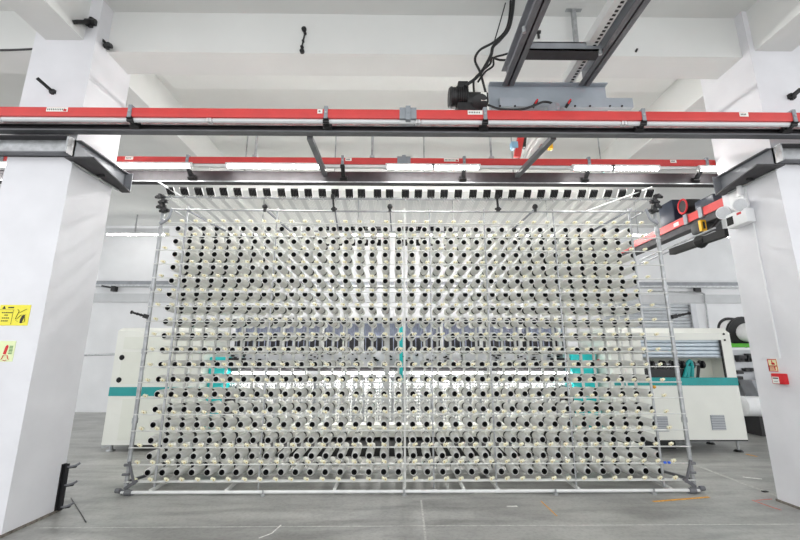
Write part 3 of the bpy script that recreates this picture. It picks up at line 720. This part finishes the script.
def vent(vx0, vx1, vz0, vz1):
    m = mb('clip'); m.box(vx0, vx1, YR-.006, YR, vz0, vz1)
    for i in range(9):
        z_ = vz0+(vz1-vz0)*(i+.5)/9; m.box(vx0+.01, vx1-.01, YR-.018, YR-.006, z_-.005, z_+.006, 'pgrey')
    m.build('vent_grille', t, False)
vent(vx0, vx1, vz0, vz1); w_ = at(653, 420, Y=YR).x; vent(w_, w_+.24, vz0-.02, vz1-.02)
m = mb('orange'); c_ = at(655, 387, Y=YR-.03); m.lathe([(.02,0),(.028,.4),(.028,1)], c_, c_+Vector((0,.04,0)), 10); m.build('knob', t, label='orange knob')
for px, py in ((724, 334), (725, 340)):
    c_ = at(px, py, Y=YR-.01); m = mb('core'); m.cyl(c_, c_+Vector((0,.01,0)), .018, n=8); m.build('screw', t)
mb('blk').box(xr0, xr1-1.0, YR+.3, YR+1.0, 0.0, zb).box(xr0, xr1, YR-.003, YR+.02, zb-.02, zb).build('plinth_or_shade_block', t, False)  # black fill darkens the shaded gap under the raised cabinet
m = mb('galv'); x = at(740, 445, Y=YR+.05).x; m.cyl((x, YR+.1, .03), (x, YR+.1, zb), .018, n=10); m.lathe([(.075,0),(.05,1)], (x, YR+.1, 0), (x, YR+.1, .03), 12, 'blk'); m.build('foot', t)
x = at(715, 445, Y=YR+.6).x; m = mb('galv'); m.cyl((x, YR+.7, .03), (x, YR+.7, zb), .018, n=10); m.lathe([(.075,0),(.05,1)], (x, YR+.7, 0), (x, YR+.7, .03), 12, 'blk'); m.build('foot', t)

# ------------------------------------------------------------------ neighbouring machine behind right column
YB = 8.6
t = thing('warp_beam', 'white warp roll with black flanges on a green frame, behind the right column', 'warp beam', at(745, 360, Y=YB))
c0, c1 = at(728, 328, Y=YB+.5), at(744, 332, Y=YB); c2 = at(790, 338, Y=YB-1.2)
def flange(c, r): 
    m = mb('blk'); d = (c2-c0).normalized(); m.lathe([(r*.6,0),(r,.15),(r,.4),(r*.93,.5),(r,.6),(r,.85),(r*.6,1)], c-d*.07, c+d*.07, 24); m.build('flange', t)
flange(c0+Vector((.05,0,0)), .24); flange(c1, .33)
d = (c2-c0).normalized()
m = mb('white'); m.lathe([(.19,0),(.19,1)], c0, c1, 20); m.build('yarn_roll', t); m = mb('white'); m.lathe([(.2,0),(.18,.5),(.18,1)], c1+d*.02, c1+d*.8, 20); m.build('roll_end', t)
m = mb('green'); p = at(730, 346, Y=YB); q = at(762, 346, Y=YB); m.box(p.x, q.x, YB-.1, YB+.1, p.z-.03, p.z+.05); m.box(at(739, 344, Y=YB).x, q.x, YB+.1, YB+.2, p.z, p.z+.22)
m.build('green_frame', t, False)
t2 = thing('textile_machine', 'grey and black lower part of neighbouring machine beside the right column', 'machine', at(755, 424, Z=0) + Vector((0,0,0)))
m = mb('pgrey'); p = at(733, 366, Y=YB); q = at(775, 374, Y=YB); m.box(p.x, q.x, YB, YB+.8, at(745, 424, Y=YB).z, at(745, 350, Y=YB).z); m.build('housing', t2, False)
m = mb('blk')
for i in range(26):
    px, py = random.uniform(735, 765), random.choice((352, 356, 360, 371, 374, 378, 383)) + random.uniform(-1.5, 1.5); c_ = at(px, py, Y=YB-.05); w_ = random.uniform(.03, .09); m.bbox(c_.x-w_, c_.x+w_, YB-.12, YB, c_.z-.035, c_.z+.035, .008)
m.build('yarn_guides', t2, False, kind='stuff')
m = mb('steel'); z0_, z1_ = at(750, 399, Y=YB-.3).z, at(750, 380, Y=YB-.3).z; xq = at(747, 390, Y=YB-.3).x
m.prism([(xq+.12, z0_), (xq, z1_), (xq+.7, z1_), (xq+.6, z0_)], 'y', YB-.45, YB-.12); m.build('bin', t2, False)
m = mb('white'); c_ = at(741, 406, Y=YB-.35); m.lathe([(.15,0),(.19,.02),(.19,1)], c_, c_+Vector((1.2, -.1, 0)), 18); m.build('lower_roll', t2)
m = mb('blk'); zt_ = at(750, 414, Y=YB-.3).z; m.box(at(744, 415, Y=YB).x, xq+1.2, YB-.35, YB, .0, zt_); m.build('plinth_or_shade_block', t2, False)

# ------------------------------------------------------------------ right-hand depth rail and hoist
ZH = 3.72
pa, pb = at(725, 204, Z=ZH), at(625, 250, Z=ZH)
XH = (pa.x*.6+pb.x*.4)
t = thing('busbar_trunk', 'red rail running away from the camera behind the right column', 'busbar trunk', (XH, 7, ZH-.05))
mb('red').box(XH-.05, XH+.03, 4.9, 10.5, ZH-.05, ZH+.08).build('trunk_body', t, False)
mb('dark').box(XH-.03, XH+.13, 4.9, 10.5, ZH-.16, ZH-.05).build('steel_channel', t, False)
for px, py in ((701, 212), (686, 218)):
    y_ = at(px, py, X=XH-.05).y; mb('clip').box(XH-.07, XH+.05, y_-.04, y_+.04, ZH-.07, ZH+.10).build('clip', t, False)
y_ = at(676, 223, X=XH-.05).y; mb('sticker').box(XH-.054, XH-.05, y_-.06, y_+.06, ZH-.02, ZH+.04).build('sticker', t, False)
t = thing('hoist', 'dark blue hoist box with red and black cabling on the right red rail', 'hoist', at(674, 214, X=XH+.1))
ya, yb2 = at(661, 222, X=XH).y, at(690, 210, X=XH).y
mb('navy').bbox(XH-.02, XH+.35, yb2+.35, ya, ZH+.09, ZH+.50, .03).build('housing', t)
m = mb('inkr'); c_ = Vector((XH+.0, yb2+.15, ZH+.28)); m.tube([c_+Vector((0, .10*math.cos(a_), .12*math.sin(a_))) for a_ in [i*pi/5 for i in range(11)]], .014, 8); m.build('red_hose', t)
m = mb('blk'); m.lathe([(.10,0),(.13,.3),(.13,1)], c_+Vector((0,0,0)), c_+Vector((.25,0,0)), 14); m.build('drum', t)
mb('navy').bbox(XH-.0, XH+.3, yb2-.5, yb2-.1, ZH+.09, ZH+.25, .03).build('control_box', t)
t = thing('jib_crane', 'black jib arm with yellow striped block beneath the right red rail', 'arm', at(690, 235, Y=6))
p, q = at(672, 252, Y=6.4), at(728, 232, Y=5.1); m = mb('core'); m.bar(p, q, .09, .10); m.lathe([(.06,0),(.10,.4),(.06,1)], p+(q-p)*.5, p+(q-p)*.66, 12); m.build('arm', t, False)
hm = p+(q-p)*.58; mb('blk').cyl(hm, (XH+.05, hm.y, ZH-.15), .03, n=8).build('hanger', t)
c_ = at(701, 224, Y=5.8); m = mb('yell'); m.box(c_.x-.04, c_.x+.04, 5.75, 5.8, c_.z-.12, c_.z+.05); m.box(c_.x-.014, c_.x+.014, 5.74, 5.75, c_.z-.09, c_.z+.02, 'blk'); m.build('yellow_block', t, False)
a_, b_ = at(703, 231, Y=5.85), at(722, 220, Y=5.85); mb('blk').bbox(a_.x, b_.x, 5.85, 6.1, a_.z, b_.z, .03).build('cover', t)
for dy in (0, 4):
    m = mb('galv'); m.cyl(at(640, 260+dy, Y=7.6), at(715, 228+dy*.9, Y=5.4), .014, n=8); m.build('guide_rod', t)
for lab, p0, p1, py, Yy in (('lit tube light on back wall left of the creel', 107, 165, 235, 11.0), ('lit tube light hanging behind the right end of the creel', 624, 653, 236, 9.5), ('lit tube light behind the emergency lamp and jib arm', 716, 732, 237, 9.0)):
    tubelight(lab, at(p0, py, Y=Yy).x, at(p1, py, Y=Yy).x, Yy, at(p0, py, Y=Yy).z, True)
    if p0 > 600: t_ = [o for o in COL.objects if o.get('label') == lab][0]; xm_ = (at(p0, py, Y=Yy).x+at(p1, py, Y=Yy).x)/2; mb('galv').cyl((xm_, Yy, at(p0, py, Y=Yy).z+.06), (xm_, Yy, CZ), .012, n=6).build('hanger', t_)
x_, z_ = at(136, 225, Y=11.0).x, at(107, 234, Y=11.0).z
one(mb('galv').cyl((x_, 11, z_+.07), (x_, 11, CZ), .02, n=8), 'hanger_rod', 'hanger rod over the lit tube light left of the creel', 'hanger rod')
one(mb('band').box(at(105, 232, Y=11).x, at(168, 232, Y=11).x, 11.02, 11.06, z_+.05, z_+.18), 'cable_channel', 'pale trunking behind the lit tube light left of the creel', 'trunking')
for i in range(5):
    x0_ = -3.3+i*1.55; lab = 'lit tube light high behind the far channel, %s of its row of five' % ('leftmost','second from left','middle one','second from right','rightmost')[i]
    t_ = tubelight(lab, x0_, x0_+1.35, 6.4, at(400, 176.5, Y=6.4).z, True, k='ledb'); mb('galv').cyl((x0_+.7, 6.4, at(400, 176.5, Y=6.4).z+.06), (x0_+.7, 6.4, at(400, 122, Y=6.4).z), .012, n=6).build('hanger', t_)
for i in range(4):
    x0_ = -4.0+i*2.3; lab = 'lit tube light seen between the upper bobbins, %s of its row of four' % ('leftmost','second from left','second from right','rightmost')[i]
    t_ = tubelight(lab, x0_, x0_+1.7, 9.2, at(400, 236, Y=9.2).z, True, k='ledb'); mb('galv').cyl((x0_+.8, 9.2, at(400, 236, Y=9.2).z+.06), (x0_+.8, 9.2, CZ), .012, n=6).build('hanger', t_)
for n_, y_ in ((13, 4.73), (14, 6.4)):
    z_ = at(400, 122, Y=y_).z; struct('trim_%d' % n_, mb('steel').box(-3.4, 4.1, y_-.02, y_+.02, z_-.02, z_+.02))
# trolley over the far rail
t = thing('hoist_trolley', 'small red hoist trolley with rods behind the slanting tie bar over the creel', 'trolley', at(530, 150, Y=5.8))
Yt = 5.8
m = mb('red'); m.bar(at(521, 135, Y=Yt), at(517, 157, Y=Yt), .07, .1); m.build('red_arm', t, False)
a_, b_ = at(511, 149, Y=Yt), at(517, 143, Y=Yt); mb('lblue').box(a_.x, b_.x, Yt-.05, Yt+.05, a_.z, b_.z).build('blue_block', t, False)
m = mb('blk'); m.bar(at(524, 137, Y=Yt+.05), at(523, 148, Y=Yt+.05), .07); m.build('gear', t, False)
m = mb('maroon'); m.bar(at(541, 148, Y=Yt), at(549, 144, Y=Yt), .10, .08); m.build('maroon_block', t, False)
m = mb('yell'); c_ = at(550, 146, Y=Yt); m.box(c_.x-.03, c_.x+.03, Yt-.04, Yt+.04, c_.z-.06, c_.z+.06); m.build('yellow_cap', t, False)
for k in (0, 5): 
    m = mb('alu'); m.cyl(at(536+k, 134, Y=Yt-.1), at(520+k, 158, Y=Yt+.5), .03, n=8); m.build('rod', t)
a_ = at(530, 134, Y=Yt); mb('steel').box(a_.x-.25, a_.x+.25, Yt-.06, Yt+.06, a_.z, CZ).build('hanger', t, False)

# ------------------------------------------------------------------ right column fittings
XC = DX0
def onx(px, py, off=0): return at(px, py, X=XC-off)
t = thing('emergency_light', 'white emergency light with two round lamp heads on the right column', 'emergency light', onx(735, 222, .0))
c0, c1 = onx(724, 228), onx(747, 222); yA, yB = min(c0.y, c1.y), max(c0.y, c1.y); zA, zB = onx(735, 230).z, onx(735, 215).z
yA, yB = 4.27, 4.56
mb('white').bbox(XC-.11, XC, yA, yB, zA, zB, .018).build('housing', t)
yc_ = yA+(yB-yA)*.62; zc_ = (zA+zB)/2
mb('core').box(XC-.113, XC-.109, yc_-.0, yc_+.09, zc_-.055, zc_+.045).build('display', t, False)
mb('inkr').box(XC-.113, XC-.109, yc_-.12, yc_-.06, zc_+.03, zc_+.055).build('red_lamp', t, False)
for y_, z_ in ((yA+.06, zB+.06), (yB+.02, zB+.055)):
    m = mb('white'); m.lathe([(.03,0),(.06,.3),(.078,.75),(.078,1)], (XC-.02, y_+.03, z_), (XC-.12, y_-.02, z_-.02), 20); LH = m.build('lamp_head', t)
    m = mb('lens'); m.lathe([(.068,0),(.066,.6),(.03,1)], (XC-.12, y_-.02, z_-.02), (XC-.132, y_-.026, z_-.0224), 20); m.build('lens', LH)
mb('white').box(XC-.012, XC, yA+.05, yB+.0, zB, onx(735, 192).z).build('back_plate', t, False)
t = thing('conduit', 'white conduit running down right column to the emergency light and call point', 'conduit', onx(740, 200, .01))
zb1 = 3.5
m = mb('white'); m.cyl((XC-.018, 4.36, zB+.12), (XC-.018, 4.36, 3.52), .016, n=8); m.build('pipe', t)
m = mb('white'); m.cyl((XC-.045, 4.36, 3.36), (XC-.045, 4.36, 3.5), .028, n=10); m.build('coupling', t)
m = mb('white'); m.cyl((XC-.010, 4.31, zA), (XC-.010, 4.31, 1.5), .008, n=6); m.build('lower_pipe', t)
# call point sign and call point
p0, p1 = onx(767.5, 359), onx(779, 371.5)
def sign_x(name, label, cat, y0, y1, z0, z1, th=.006, k='scream'):
    t = thing(name, label, cat, (XC, (y0+y1)/2, z0)); global BD; BD = mb(k).box(XC-th, XC, y0, y1, z0, z1).build('board', t, False); return t
ya_, yb_ = p1.y, p0.y; za_, zb_ = onx(774, 371.5).z, onx(772, 359).z
ya_, yb_ = min(ya_, yb_), max(ya_, yb_)
t = sign_x('fire_call_sign', 'small red and cream sign with red hand above the call point, right column', 'sign', ya_, yb_, za_, zb_)
W, H = yb_-ya_, zb_-za_; e = XC-.008
m = mb('inkr')
m.box(e, XC-.006, ya_, yb_, zb_-H*.06, zb_); m.box(e, XC-.006, ya_, yb_, za_, za_+H*.06); m.box(e, XC-.006, yb_-W*.08, yb_, za_, zb_); m.box(e, XC-.006, ya_, ya_+W*.05, za_, zb_)
m.box(e, XC-.006, ya_, yb_, za_+H*.40, za_+H*.48); m.box(e, XC-.006, ya_+W*.25, yb_, za_+H*.1, za_+H*.48)
m.build('red_print', BD, False)
m = mb('inkr'); cy_, cz_ = ya_+W*.42, za_+H*.66     # pressing hand
m.prism([(cy_-W*.2, cz_-H*.12), (cy_+W*.12, cz_-H*.12), (cy_+W*.2, cz_), (cy_+W*.14, cz_+H*.04), (cy_+W*.14, cz_+H*.24), (cy_+W*.06, cz_+H*.24), (cy_+W*.05, cz_+H*.07), (cy_-W*.16, cz_+H*.03)], 'x', e-.0005, XC-.006); m.build('hand_symbol', BD, False, label='red pressing hand')
m = mb('scream')
for zz_ in (.36, .26, .16): m.box(e-.001, e, ya_+W*.34, yb_-W*.16, za_+H*(zz_-.025), za_+H*(zz_+.025))
m.build('text_lines', BD, False)
p0, p1 = onx(775, 374), onx(789.5, 384); ya_, yb_ = min(p0.y, p1.y), max(p0.y, p1.y); za_, zb_ = onx(781, 384).z, onx(781, 373.5).z
t = thing('fire_call_point', 'red fire alarm call point box with white press panel on right column', 'fire alarm', (XC, (ya_+yb_)/2, za_))
mb('inkr').bbox(XC-.05, XC+.003, ya_, yb_, za_, zb_, .008).build('housing', t)
W, H = yb_-ya_, zb_-za_
m = mb('sticker'); m.box(XC-.053, XC-.05, ya_+W*.38, yb_-W*.1, za_+H*.06, za_+H*.68); m.box(XC-.0545, XC-.053, ya_+W*.42, yb_-W*.16, za_+H*.50, za_+H*.60, 'core'); m.box(XC-.0545, XC-.053, ya_+W*.48, yb_-W*.22, za_+H*.22, za_+H*.27, 'clip'); m.build('press_panel', t, False)

# ------------------------------------------------------------------ left column fittings
YC = CY0
a_, b_ = at(0.5, 325.5, Y=YC), at(30, 305, Y=YC); sx0, sx1 = at(-1, 315, Y=YC).x, at(29.5, 315, Y=YC).x
t = thing('warning_sign', 'yellow warning sign with a black pictogram on left column front', 'sign', ((sx0+sx1)/2, YC, a_.z))
BD = mb('yel').box(sx0, sx1, YC-.005, YC, a_.z, b_.z).build('board', t, False)
W, H = sx1-sx0, b_.z-a_.z; fX = lambda u: sx0+u*W; fZ = lambda v: a_.z+v*H
m = mb('ink'); y0, y1 = YC-.0065, YC-.005
tri = [(fX(.08), fZ(.80)), (fX(.20), fZ(.80)), (fX(.14), fZ(.95))]; m.prism(tri, 'y', y0, y1)
m.box(fX(.27), fX(.46), y0, y1, fZ(.84), fZ(.90))
for v, u0, u1 in ((.62, .10, .46), (.50, .20, .32), (.36, .14, .38), (.22, .12, .34)): 
    u = u0
    while u < u1: m.box(fX(u), fX(min(u+.045, u1)), y0, y1, fZ(v-.025), fZ(v+.025)); u += .06
m.box(fX(.0), fX(.50), y0, y1, fZ(.755), fZ(.765)); m.box(fX(.455), fX(.465), y0, y1, fZ(.05), fZ(.75))
m.build('text_lines', BD, False)
m = mb('ink'); P = lambda L: [(fX(u), fZ(v)) for u, v in L]
m.prism(P([(.74,.12),(.80,.10),(.88,.48),(.84,.52),(.78,.46),(.74,.30)]), 'y', y0-.0005, y1)
for p, q in (((.62,.30),(.74,.50)), ((.58,.30),(.66,.70)), ((.66,.70),(.60,.78)), ((.66,.60),(.90,.80)), ((.86,.48),(.90,.20)), ((.90,.20),(.80,.12)), ((.60,.24),(.68,.20)), ((.74,.5),(.90,.52))):
    m.bar((fX(p[0]), (y0+y1)/2, fZ(p[1])), (fX(q[0]), (y0+y1)/2, fZ(q[1])), .008, .0015)
m.build('pictogram', BD, False)
a_, b_ = at(0, 361.5, Y=YC), at(16, 341, Y=YC); sx0, sx1 = at(-2, 351, Y=YC).x, at(14.5, 351, Y=YC).x
t = thing('fire_extinguisher_sign', 'pale green sign with red extinguisher symbol on left column, below the yellow sign', 'sign', ((sx0+sx1)/2, YC, a_.z))
W, H = sx1-sx0, b_.z-a_.z
BD = mb('sgreen').box(sx0, sx1, YC-.005, YC, a_.z, b_.z).build('board', t, False)
m = mb('inkr'); m.prism(P([(.36,.36),(.54,.34),(.62,.72),(.58,.80),(.50,.80),(.44,.72)]), 'y', y0, y1)
for p, q in (((.42,.30),(.66,.30)), ((.66,.30),(.72,.14)), ((.72,.14),(.80,.10)), ((.42,.30),(.36,.12)), ((.36,.12),(.22,.10)), ((.42,.08),(.56,.03)), ((.56,.03),(.66,.08))):
    m.bar((fX(p[0]), (y0+y1)/2, fZ(p[1])), (fX(q[0]), (y0+y1)/2, fZ(q[1])), .014, .0015)
m.build('extinguisher_symbol', BD, False, label='red extinguisher')
m = mb('inkg')
for v in (.74, .67, .60, .53, .46, .38): m.box(fX(.68), fX(.90), y0, y1, fZ(v-.02), fZ(v+.02))
m.build('text_lines', BD, False)
# column foot rack
XL = CX1
def onl(px, py, off=0): return at(px, py, X=XL+off)
t = thing('column_rack', 'black metal rack with three curved prongs at foot of left column', 'rack', onl(66, 510, .02))
a_, b_ = onl(66, 509, .02), onl(73, 467, .02)
yr = (a_.y+b_.y)/2; yr = 4.44
m = mb('blk'); m.box(XL, XL+.012, yr-.03, yr+.03, .02, .45); m.box(XL+.012, XL+.055, yr-.008, yr+.008, .02, .45); m.build('upright', t, False)
for z_ in (.05, .25, .42):
    m = mb('steeld'); m.tube([(XL+.045, yr, z_), (XL+.08, yr+.0, z_+.002), (XL+.115, yr+.015, z_+.012), (XL+.14, yr+.03, z_+.03)], .011, 8); m.bar((XL+.045, yr, z_-.012), (XL+.12, yr+.015, z_-.004), .022, .012, 'blk'); m.build('prong', t)
one(mb('blk').tube([at(71, 498, Z=.004), at(80, 512, Z=.004), at(86, 522, Z=.004)], .004, 6), 'wire', 'thin black wire lying on the floor by the left column', 'wire')

# ------------------------------------------------------------------ floor marks
def mark(pts, w, k, label):
    m = mb(k)
    for a_, b_ in zip(pts, pts[1:]): m.bar(a_, b_, w, .002)
    one(m, 'floor_marking', label, 'floor marking')
fz = .0015
mark([at(541, 501, Z=fz), at(557, 516, Z=fz)], .012, 'orange', 'thin orange floor line pointing towards the camera, right of middle')
mark([at(653, 501.5, Z=fz), at(690, 498.5, Z=fz), at(709, 497, Z=fz)], .035, 'orange', 'orange tape strip on floor by the right foot of the creel')
mark([at(746, 454, Z=fz), at(757, 456.5, Z=fz)], .04, 'orange', 'orange tape strip on floor by right cabinet foot')
mark([at(752, 500, Z=fz), at(770, 506.5, Z=fz), at(781, 510, Z=fz)], .012, 'redt', 'red floor line running to the right column foot')
mark([at(756, 500.3, Z=fz), at(772, 499, Z=fz)], .01, 'redt', 'short red floor line left of the right column')
mark([at(743, 477, Z=fz), at(762, 479, Z=fz)], .03, 'scuff', 'white scuff on the floor left of the right column')
mark([at(507, 506.5, Z=fz), at(517, 506, Z=fz)], .03, 'scuff', 'white scuff on floor before the creel, right of middle')
mark([at(259, 538, Z=fz), at(272, 533, Z=fz), at(281, 525, Z=fz)], .012, 'scuff', 'thin white curved scratch on the floor at the bottom left')
m = mb('blk'); c_ = at(765, 492, Z=0); m.bbox(c_.x-.03, c_.x+.03, c_.y-.02, c_.y+.02, 0, .012, .004); one(m, 'debris', 'small dark scrap on the floor left of the right column', 'debris')

# ------------------------------------------------------------------ light
w = bpy.data.worlds.new('world'); S.world = w; w.use_nodes = True
nt = w.node_tree; bg = nt.nodes['Background']; bg.inputs['Color'].default_value = (.97, .985, 1, 1); bg.inputs['Strength'].default_value = 1.05
S.view_settings.view_transform = 'Standard'; S.view_settings.look = 'None'; S.view_settings.gamma = 1; S.view_settings.use_curve_mapping = False
S.view_settings.exposure = .8

S.cycles.max_bounces = 18; S.cycles.diffuse_bounces = 12; S.cycles.glossy_bounces = 4
